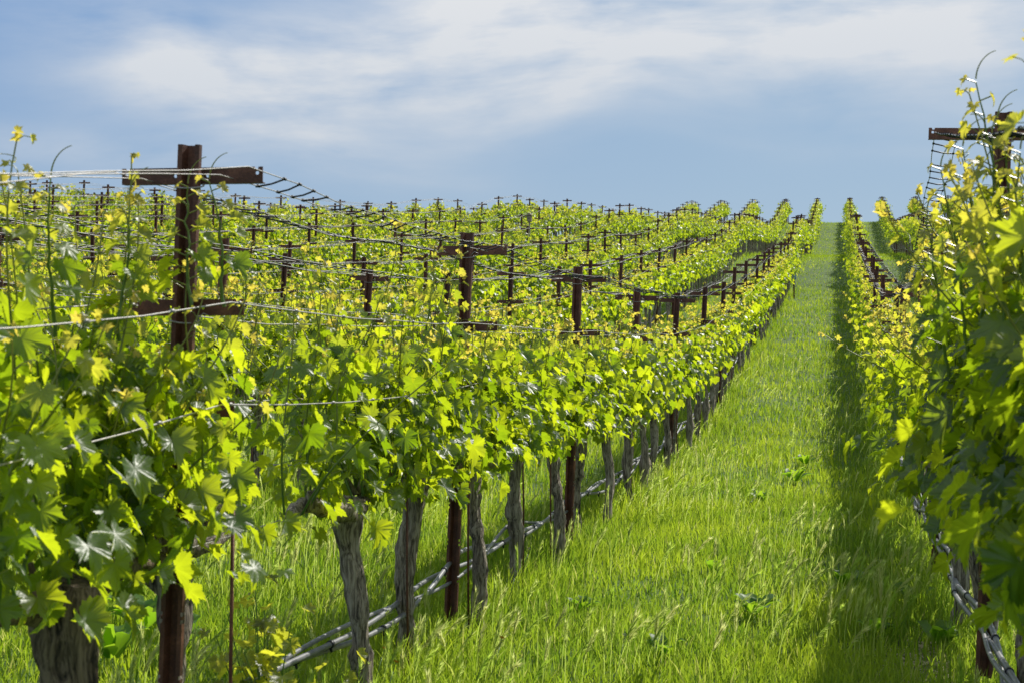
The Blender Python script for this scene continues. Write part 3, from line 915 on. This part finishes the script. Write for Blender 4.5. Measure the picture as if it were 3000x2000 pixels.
# ------------------------------------------------------------------ grass
def blades(acc, rng, X, Y, H, W, bend, tint, segs):
    n = len(X); Z = G(X, Y) - .01
    az = rng.uniform(0, 2 * PI, n)
    dx, dy = np.cos(az), np.sin(az)
    baz = rng.uniform(0, 2 * PI, n); bx = np.cos(baz) * bend + .12 * bend; by = np.sin(baz) * bend
    t = np.linspace(0, 1, segs + 1)
    V = np.zeros((n, 2 * segs + 1, 3))
    for i, tt in enumerate(t):
        cx = X + bx * H * tt ** 2; cy = Y + by * H * tt ** 2; cz = Z + H * (tt - .35 * bend * tt ** 2)
        w = W * (1 - tt ** 2.2 * .75) * .5
        if i == segs: V[:, 2 * i] = np.stack([cx, cy, cz], 1)
        else:
            V[:, 2 * i] = np.stack([cx - dx * w, cy - dy * w, cz], 1); V[:, 2 * i + 1] = np.stack([cx + dx * w, cy + dy * w, cz], 1)
    k = 2 * segs + 1; off = (np.arange(n) * k)[:, None, None]
    Q = np.array([[2 * i, 2 * i + 1, 2 * i + 3, 2 * i + 2] for i in range(segs - 1)]); T = np.array([[2 * segs - 2, 2 * segs - 1, 2 * segs]])
    fs = [(T[None] + off).reshape(-1, 3)]
    if segs > 1: fs.append((Q[None] + off).reshape(-1, 4))
    C = np.zeros((n, k, 4), np.float32); C[..., 0] = tint[:, None]; pt = .5 + .5 * np.sin(X * 3.1 + 2 * np.sin(Y * 1.3)) * np.sin(Y * 2.2 + np.sin(X * 2.4)); C[..., 1] = np.clip(.5 * rng.rand(n) ** 1.5 + .6 * pt ** 1.5, 0, 1)[:, None]; C[..., 3] = 1
    acc.add(V, fs, C.reshape(-1, 4))

def scatter(rng, z0, z1, dens, umin=-.40, umax=.40):
    area = (umax - umin) * (z1 * z1 - z0 * z0) / 2; n = int(area * dens)
    z = np.sqrt(rng.uniform(z0 * z0, z1 * z1, n)); u = rng.uniform(umin, umax, n); cx = u * z
    return cx * CT - z * ST, cx * ST + z * CT, z
def keep_mask(X, Y, z):
    d = np.abs(((X + 1.83) / 2.44) - np.round((X + 1.83) / 2.44)) * 2.44   # distance to the nearest row
    dirt = np.exp(-((X - .40) / .16) ** 2) * np.exp(-((Y - 6.6) / .9) ** 2)
    return d, dirt
def build_grass():
    rng = RS(3); a = Acc()
    bands = [(3.9, 8, 2800, 3, .95), (8, 13, 1700, 3, 1.1), (13, 20, 700, 2, 1.5), (20, 32, 300, 2, 2.1), (32, 52, 120, 2, 3.0), (52, 85, 70, 1, 3.6), (85, 122, 60, 1, 4.2)]
    for z0, z1, dens, segs, wk in bands:
        umin = -.40
        X, Y, z = scatter(rng, z0, z1, dens)
        k = Y < 121
        if z0 >= 20:                                     # beyond here only the aisles beside the viewer show their grass
            k &= (X > row_x(6 if z0 < 50 else 5))
        X, Y, z = X[k], Y[k], z[k]
        d, dirt = keep_mask(X, Y, z)
        patch = .5 + .5 * np.sin(X * 2.3 + 1.3 * np.sin(Y * .9)) * np.sin(Y * 1.7 + 1.1 * np.sin(X * 1.7 + 2))
        k = rng.rand(len(X)) > np.maximum(dirt * .8, 0)
        X, Y, z, d, patch = X[k], Y[k], z[k], d[k], patch[k]
        H = (.07 + .10 * patch + .12 * np.exp(-(d / .33) ** 2)) * rng.uniform(.45, 1.35, len(X)) * .88
        far = X < -1.83
        W = (.0048 + .006 * rng.rand(len(X)) ** 2) * wk
        tint = np.where(rng.rand(len(X)) < .06, rng.uniform(.4, 1, len(X)), rng.rand(len(X)) * .18)
        blades(a, rng, X, Y, H, W, rng.uniform(.05, .6, len(X)), tint, segs)
    print('grass verts', a.n)
    o = link('grass', a.mesh('grass', True, True), M['grass'])
    tag(o, 'lush bright green grass covering the aisles between the vine rows', 'grass', kind='stuff')
build_grass()

def seedheads():
    rng = RS(9); a = Acc()
    for z0, z1, dens in ((4.2, 9, 60), (9, 16, 34), (16, 28, 10)):
        X, Y, z = scatter(rng, z0, z1, dens)
        d, dirt = keep_mask(X, Y, z)
        patch = np.sin(X * 1.9 + 2 * np.sin(Y * .7)) * np.sin(Y * 1.3 + 1)
        k = (rng.rand(len(X)) < .25 + .7 * patch + .5 * np.exp(-(d / .45) ** 2)) & (dirt < .3)
        X, Y, z = X[k], Y[k], z[k]; n = len(X)
        G0 = G(X, Y)
        for i in range(n):
            H = rng.uniform(.20, .38); az = rng.uniform(-1.6, 1.9); bd = rng.uniform(.05, .5)
            t = np.linspace(0, 1, 6); bx, by = math.cos(az) * bd * H, math.sin(az) * bd * H
            f_ = lambda tt: np.array([X[i] + bx * tt ** 2.2, Y[i] + by * tt ** 2.2, G0[i] + H * (tt - .3 * bd * tt ** 3)])
            w = .0009 * (1 + z[i] / 14)
            st = np.array([f_(q) for q in t])
            sd = np.array([CT, ST, 0]) * w
            V = np.concatenate([st - sd, st + sd]); Q = np.array([[q, q + 6, q + 7, q + 1] for q in range(5)])
            C = np.zeros((12, 4)); C[:, 0] = .25; C[:, 1] = .7; a.add(V, [Q], C)
            hl = rng.uniform(.085, .14) / H; nb = 54 if z0 < 9 else 18 if z0 < 16 else 9       # bristly head
            q = np.linspace(0, 1, nb); P0 = np.array([f_(1 - hl + hl * qq) for qq in q])
            tang = f_(1.02) - f_(.9); tang /= np.linalg.norm(tang)
            ba = rng.uniform(0, 6.28, nb); e1 = np.cross(tang, [0, 0, 1.]); e1 /= np.linalg.norm(e1) + 1e-9; e2 = np.cross(tang, e1)
            out = np.outer(np.cos(ba), e1) + np.outer(np.sin(ba), e2)
            L = rng.uniform(.028, .052, nb)[:, None]
            tipv = P0 + tang * L + out * L * .38
            bw = (.0026 if z0 < 9 else .0045 if z0 < 16 else .008)
            side = np.cross(tang[None], out) * bw
            V = np.stack([P0 - side, P0 + side, tipv], 1).reshape(-1, 3)
            tn = rng.rand()
            C = np.zeros((len(V), 4)); C[:, 0] = tn; C[:, 1] = rng.rand()
            a.add(V, [np.arange(len(V)).reshape(-1, 3)], C)
    print('heads verts', a.n)
    o = link('foxtail_grass', a.mesh('foxtail_grass', False, True), M['foxtail'])
    tag(o, 'pale bristly foxtail seed heads bending above the aisle grass', 'grass', kind='stuff')
seedheads()

# ------------------------------------------------------------------ broad-leaved weeds and flowers
def weed_mesh(seed, big=1.0):
    rng = RS(seed); a = Acc()
    for i in range(rng.randint(9, 14)):
        az = rng.uniform(0, 2 * PI); L = rng.uniform(.10, .19) * big; W = L * rng.uniform(.18, .27); el = rng.uniform(.6, 1.35)
        t = np.linspace(0, 1, 7); r = L * t * math.cos(el) + .02; z = L * t * math.sin(el) * (1 - .45 * t ** 2) + .05
        w = W * np.sin(np.clip(t * .92 + .06, 0, 1) * PI) ** .7 * (1 + .18 * np.sin(t * 20 + seed)); w[0] = .006; w[-1] = .002
        d = np.array([math.cos(az), math.sin(az)]); s = np.array([-d[1], d[0]])
        rows = []
        for sg in (-1, 0, 1):
            rows.append(np.stack([d[0] * r + s[0] * w * sg, d[1] * r + s[1] * w * sg, z + (abs(sg)) * w * .35], 1))
        V = np.concatenate(rows); Q = []
        for sg in range(2):
            for q in range(6): Q.append([sg * 7 + q, (sg + 1) * 7 + q, (sg + 1) * 7 + q + 1, sg * 7 + q + 1])
        C = np.zeros((21, 4)); C[:, 1] = rng.rand(); C[7:14, 2] = 1; a.add(V, [np.array(Q)], C)
    return a.mesh('leaves', True, True)
WM = [weed_mesh(i) for i in range(4)]
WSPOT = [(2330, 1385, 1.3), (2230, 1440, 1.0), (2480, 1700, 1.35), (2210, 1780, 1.3), (2360, 1330, 1.1), (2560, 1840, 1.2), (2680, 1760, 1.1), (1700, 1760, .9), (1180, 1880, 1.0), (2090, 1640, .9), (2750, 1880, 1.1), (420, 1840, 1.5), (330, 1930, 1.4), (520, 1900, 1.3), (1950, 1900, 1.1)]
WL = ['broad-leaved weed clump where the sunlit aisle narrows uphill', 'small weed rosette left of the weed clump in mid aisle', 'large broad-leaved weed at the edge of the aisle shadow',
      'shiny broad-leaved weed in the sunlit lower aisle', 'farthest weed rosette up the aisle grass', 'weed in the shadow near the bottom of the aisle', 'leafy weed by the bare soil beside the drip hoses',
      'low weed between the trunk row and the aisle middle', 'low weed beside the lowest stretch of trunk-row hose', 'small weed in the middle of the sunlit aisle', 'weed below the bare soil patch under the shading row',
      'large weed in the grass behind the gnarled trunk', 'dark leafy weed at the foot of the gnarled trunk', 'leafy weed between the tallest post and the thin rod', 'weed at the bottom of the sunlit aisle']
def ground_at(pxx, pyy):
    u = (pxx - 1500) / 4167.0; v = (1000 - pyy) / 4167.0
    z = 3.0
    while z < 140:
        cx = u * z; x = cx * CT - z * ST; y = cx * ST + z * CT
        if g(x, y) > EYE + v * z: return x, y
        z += .03
    return x, y
_wr = RS(2)
for i, (a_, b_, s_) in enumerate(WSPOT):
    if i in (2, 3, 5, 7, 9, 14): s_ *= .75
    x, y = ground_at(a_, b_ + 40)
    o = link('broadleaf_weed', WM[i % 4], M['weed'], None, (x, y, g(x, y) - .01)); o.scale = (s_ * 1.05,) * 3; o.rotation_euler = (0, 0, _wr.uniform(0, 6))
    tag(o, WL[i], 'weed', 'broad-leaved weeds in the grass')
def flower(kind):
    a = Acc(); b = Acc()
    n = 5 if kind else 8
    for i in range(n):
        az = i * 2 * PI / n; d = np.array([math.cos(az), math.sin(az), .3]); s = np.array([-d[1], d[0], 0])
        V = np.array([[0, 0, 0], d * .007 + s * .004, d * .013, d * .007 - s * .004]); a.add(V, [np.array([[0, 1, 2, 3]])])
    v, f = tube([(0, 0, -.26), (.01, 0, -.12), (0, 0, 0)], .0015, 4); C = np.zeros((len(v), 4)); b.add(v, f, C)
    return a.mesh('petals', False), b.mesh('stem', True, True)
FM = [flower(0), flower(1)]
FL = [((1470, 1902), 0, 'orange wildflower low in the aisle grass right of the second post'), ((1160, 1985), 0, 'orange wildflower by the nearest free-standing trunk'), ((1127, 1940), 0, 'tiny orange wildflower above the bottom one'),
      ((1550, 1580), 1, 'pale pink wildflower beside the drip hose'), ((1512, 1662), 1, 'pale pink wildflower below the drip hose'), ((1830, 1895), 1, 'pale wildflower in the lower sunlit aisle')]
for (p_, kd, lab) in FL:
    u = (p_[0] - 1500) / 4167.; x, y = ground_at(p_[0], p_[1] + 190 * 6 / 7)
    e = bpy.data.objects.new('wildflower', None); COL.objects.link(e); e.location = (x, y, g(x, y) + .27); e.empty_display_size = .05
    e.rotation_euler = (-.7, .2, 0); tag(e, lab, 'flower', 'wildflowers in the grass')
    link('petals', FM[kd][0], M['pinkpetal' if kd else 'petal'], e); link('stem', FM[kd][1], M['stem'], e)

# low sprouting canes beside the thin rod and the trunks
def sucker(seed, H):
    rng = RS(seed); a = Acc(); b = Acc(); P, NR, TP, SZ, TI = [], [], [], [], []
    for s in range(7):
        m = 11; t = np.linspace(0, 1, m)[:, None]; az = rng.uniform(0, 6.28)
        path = np.array([0, 0, 0.]) + t * np.array([math.cos(az) * .16, math.sin(az) * .16, H * rng.uniform(.6, 1)])
        v, f = tube(path, np.linspace(.004, .0016, m), 5, caps=False); b.add(v, f, np.zeros((len(v), 4)))
        for i in range(1, m):
            pa = az + PI * i + rng.randn() * .6; pd = np.array([math.cos(pa), math.sin(pa), .4]); tt = i / m
            P.append(path[i] + pd * .05); NR.append(pd * .6 + [0, 0, .7] + rng.randn(3) * .3); TP.append([pd[0], pd[1], -.7]); SZ.append(.075 * (1.1 - .75 * tt) * rng.uniform(.8, 1.2)); TI.append(min(1, .05 + tt * .5))
    add_leaves(a, rng, 2, P, NR, TP, np.array(SZ), np.array(TI)); return a.mesh('leaves', True, True), b.mesh('stems', True, True)
for i, (X_, z_, H, lab) in enumerate([(775, 4.55, .70, 'young vine sprout in the grass between thin rod and first trunk'), (860, 4.5, .42, 'lower spreading vine sprout beside the drip hose end')]):
    u = (X_ - 1500) / 4167.; cx = u * z_; x, y = cx * CT - z_ * ST, cx * ST + z_ * CT
    e = bpy.data.objects.new('vine_sprout', None); COL.objects.link(e); e.location = (x, y, g(x, y) + .1); tag(e, lab, 'vine sprout')
    l, s = sucker(i + 60, H); link('leaves', l, M['leaf'], e); link('stems', s, M['stem'], e)

# bits of straw on the bare soil
def straw():
    rng = RS(8); a = Acc()
    for i in range(500):
        x = .40 + rng.randn() * .14; y = 6.6 + rng.randn() * .7; L = rng.uniform(.015, .07); az = rng.uniform(0, 3.14)
        z = g(x, y) + .008; d = np.array([math.cos(az), math.sin(az), rng.uniform(-.1, .25)]) * L
        v, f = tube([(x, y, z), np.array([x, y, z]) + d], rng.uniform(.0015, .004), 4); a.add(v, f)
    o = link('straw_litter', a.mesh('straw_litter', False), M['straw']); tag(o, 'dry straw and leaf litter on the bare soil patch', 'litter', kind='stuff')
straw()

# ------------------------------------------------------------------ sky, sun, camera
SUN_EL, SUN_AZ = 42.0, 22.0
w = bpy.data.worlds.new('World'); scene.world = w; w.use_nodes = True
nt = w.node_tree; nt.nodes.clear()
out = N(nt, 'ShaderNodeOutputWorld'); bg = N(nt, 'ShaderNodeBackground')
sky = N(nt, 'ShaderNodeTexSky', sky_type='NISHITA'); sky.sun_disc = False
sky.sun_elevation = math.radians(SUN_EL); sky.sun_rotation = math.radians(SUN_AZ); sky.altitude = 200; sky.air_density = 1.0; sky.dust_density = .6; sky.ozone_density = 1.6
tc = N(nt, 'ShaderNodeTexCoord')
sep = N(nt, 'ShaderNodeSeparateXYZ'); nt.links.new(tc.outputs['Generated'], sep.inputs[0])
# azimuth/elevation of the direction, in degrees from the row direction
azn = math_(nt, 'MULTIPLY', math_(nt, 'ARCTAN2', sep.outputs[0], sep.outputs[1]), 57.2958)
eln = math_(nt, 'MULTIPLY', math_(nt, 'ARCSINE', sep.outputs[2]), 57.2958)
cv = N(nt, 'ShaderNodeCombineXYZ'); nt.links.new(azn, cv.inputs[0]); nt.links.new(eln, cv.inputs[1])
# gentle warp
wn = N(nt, 'ShaderNodeTexNoise'); wn.inputs['Scale'].default_value = .085; wn.inputs['Detail'].default_value = 1; nt.links.new(cv.outputs[0], wn.inputs['Vector'])
wv = N(nt, 'ShaderNodeVectorMath', operation='MULTIPLY_ADD'); wv.inputs[1].default_value = (5, 3.2, 0); nt.links.new(wn.outputs['Color'], wv.inputs[0]); nt.links.new(cv.outputs[0], wv.inputs[2])
ws = N(nt, 'ShaderNodeVectorMath', operation='SUBTRACT'); ws.inputs[1].default_value = (2.5, 1.6, 0); nt.links.new(wv.outputs[0], ws.inputs[0])
# photo position -> az, el:   az = atan((x-1500)/4167) - theta,  el = atan((1000-y)/4167)
def AE(x, y): return math.degrees(math.atan((x - 1500) / 4167.)) - math.degrees(THETA), math.degrees(math.atan((1000 - y) / 4167. * math.cos(math.atan((x - 1500) / 4167.))))
BL = [((620, 250), (620, 130), -18, .75), ((1250, 120), (800, 150), 8, 1.0), ((1900, 90), (700, 200), 12, 1.0), ((2700, 110), (650, 220), -3, 1.0), ((330, 420), (640, 60), -6, .45), ((1450, 250), (420, 110), 0, .55), ((800, 380), (600, 70), -12, .35), ((1700, 330), (350, 50), 10, .22), ((2550, 430), (600, 30), -4, .12)]
tot = None
for (c, s, ang, amp) in BL:
    a0, e0 = AE(*c); sa, se = s[0] / 4167 * 57.3, s[1] / 4167 * 57.3
    mp = N(nt, 'ShaderNodeMapping', vector_type='TEXTURE'); mp.inputs['Location'].default_value = (a0, e0, 0)
    mp.inputs['Rotation'].default_value = (0, 0, math.radians(-ang) * -1); mp.inputs['Scale'].default_value = (sa, se, 1)
    nt.links.new(ws.outputs[0], mp.inputs['Vector'])
    ln = N(nt, 'ShaderNodeVectorMath', operation='LENGTH'); nt.links.new(mp.outputs[0], ln.inputs[0])
    e = math_(nt, 'MULTIPLY', math_(nt, 'POWER', 2.71828, math_(nt, 'MULTIPLY', math_(nt, 'MULTIPLY', ln.outputs['Value'], ln.outputs['Value']), -1.1)), amp)
    tot = e if tot is None else math_(nt, 'ADD', tot, e)
# everywhere above the frame: broken high cloud
hi = N(nt, 'ShaderNodeMapRange'); hi.inputs[1].default_value = 13; hi.inputs[2].default_value = 26; hi.inputs[3].default_value = 0; hi.inputs[4].default_value = .75; nt.links.new(eln, hi.inputs[0])
tot = math_(nt, 'ADD', tot, hi.outputs[0])
# fibrous detail, stretched obliquely
mp = N(nt, 'ShaderNodeMapping'); mp.inputs['Rotation'].default_value = (0, 0, math.radians(-34)); mp.inputs['Scale'].default_value = (.10, .62, 1); nt.links.new(ws.outputs[0], mp.inputs['Vector'])
fib = noise(nt, mp.outputs[0], .8, 9, .6)
mp2 = N(nt, 'ShaderNodeMapping'); mp2.inputs['Rotation'].default_value = (0, 0, math.radians(-14)); mp2.inputs['Scale'].default_value = (.15, .36, 1); nt.links.new(ws.outputs[0], mp2.inputs['Vector'])
fib2 = noise(nt, mp2.outputs[0], 1.1, 5, .5)
fb = math_(nt, 'ADD', math_(nt, 'MULTIPLY', fib, .5), math_(nt, 'MULTIPLY', fib2, .5))
fm = math_(nt, 'MULTIPLY_ADD', fb, 4.0); fm.node.inputs[2].default_value = -1.2
cl = math_(nt, 'MULTIPLY', math_(nt, 'MINIMUM', tot, 1.1), math_(nt, 'MAXIMUM', fm, .12))
cl = math_(nt, 'MULTIPLY', cl, 1.0, clamp=True)
azm = N(nt, 'ShaderNodeMapRange'); azm.inputs[1].default_value = -34; azm.inputs[2].default_value = -4; azm.inputs[3].default_value = 0; azm.inputs[4].default_value = 1; nt.links.new(azn, azm.inputs[0])
elm = N(nt, 'ShaderNodeMapRange'); elm.inputs[1].default_value = 4; elm.inputs[2].default_value = 14; elm.inputs[3].default_value = 1; elm.inputs[4].default_value = 0; nt.links.new(eln, elm.inputs[0])
bl = mixc(nt, azm.outputs[0], (1.7, 3.3, 6.2), (2.6, 4.15, 6.2)); bl = mixc(nt, math_(nt, 'MULTIPLY', elm.outputs[0], .75), bl, (3.7, 5.0, 6.45))
base = mixc(nt, .88, sky.outputs[0], bl)
mapn = N(nt, 'ShaderNodeMapRange'); mapn.inputs[1].default_value = 5.; mapn.inputs[2].default_value = 14; mapn.inputs[3].default_value = 0; mapn.inputs[4].default_value = 1; nt.links.new(eln, mapn.inputs[0])
ccol = mixc(nt, mapn.outputs[0], (5.4, 6.1, 7.0), (7.6, 7.8, 8.1))
fin = mixc(nt, cl, base, ccol)
nt.links.new(fin, bg.inputs[0]); bg.inputs[1].default_value = .10
nt.links.new(bg.outputs[0], out.inputs[0])

L = bpy.data.lights.new('sun', 'SUN'); L.energy = 5.0; L.angle = math.radians(.53); L.color = (1, .955, .87)
so = bpy.data.objects.new('sun', L); COL.objects.link(so)
se_, sa_ = math.radians(SUN_EL), math.radians(SUN_AZ)
dvec = Vector((math.sin(sa_) * math.cos(se_), math.cos(sa_) * math.cos(se_), math.sin(se_)))
so.rotation_euler = dvec.to_track_quat('Z', 'Y').to_euler(); so.location = (0, 0, 30)

cam = bpy.data.cameras.new('camera'); cam.lens = 50; cam.sensor_width = 36; cam.clip_end = 2000; cam.clip_start = .05
cam.dof.use_dof = True; cam.dof.focus_distance = 10.5; cam.dof.aperture_fstop = 8
co = bpy.data.objects.new('camera', cam); COL.objects.link(co); co.location = (0, 0, EYE); co.rotation_euler = (PI / 2, 0, THETA)
scene.camera = co
scene.view_settings.view_transform = 'Standard'; scene.view_settings.look = 'None'; scene.view_settings.exposure = 0
scene.cycles.use_denoising = True
scene.cycles.max_bounces = 8; scene.cycles.diffuse_bounces = 4; scene.cycles.transmission_bounces = 6; scene.cycles.glossy_bounces = 2
scene.cycles.sample_clamp_indirect = 6
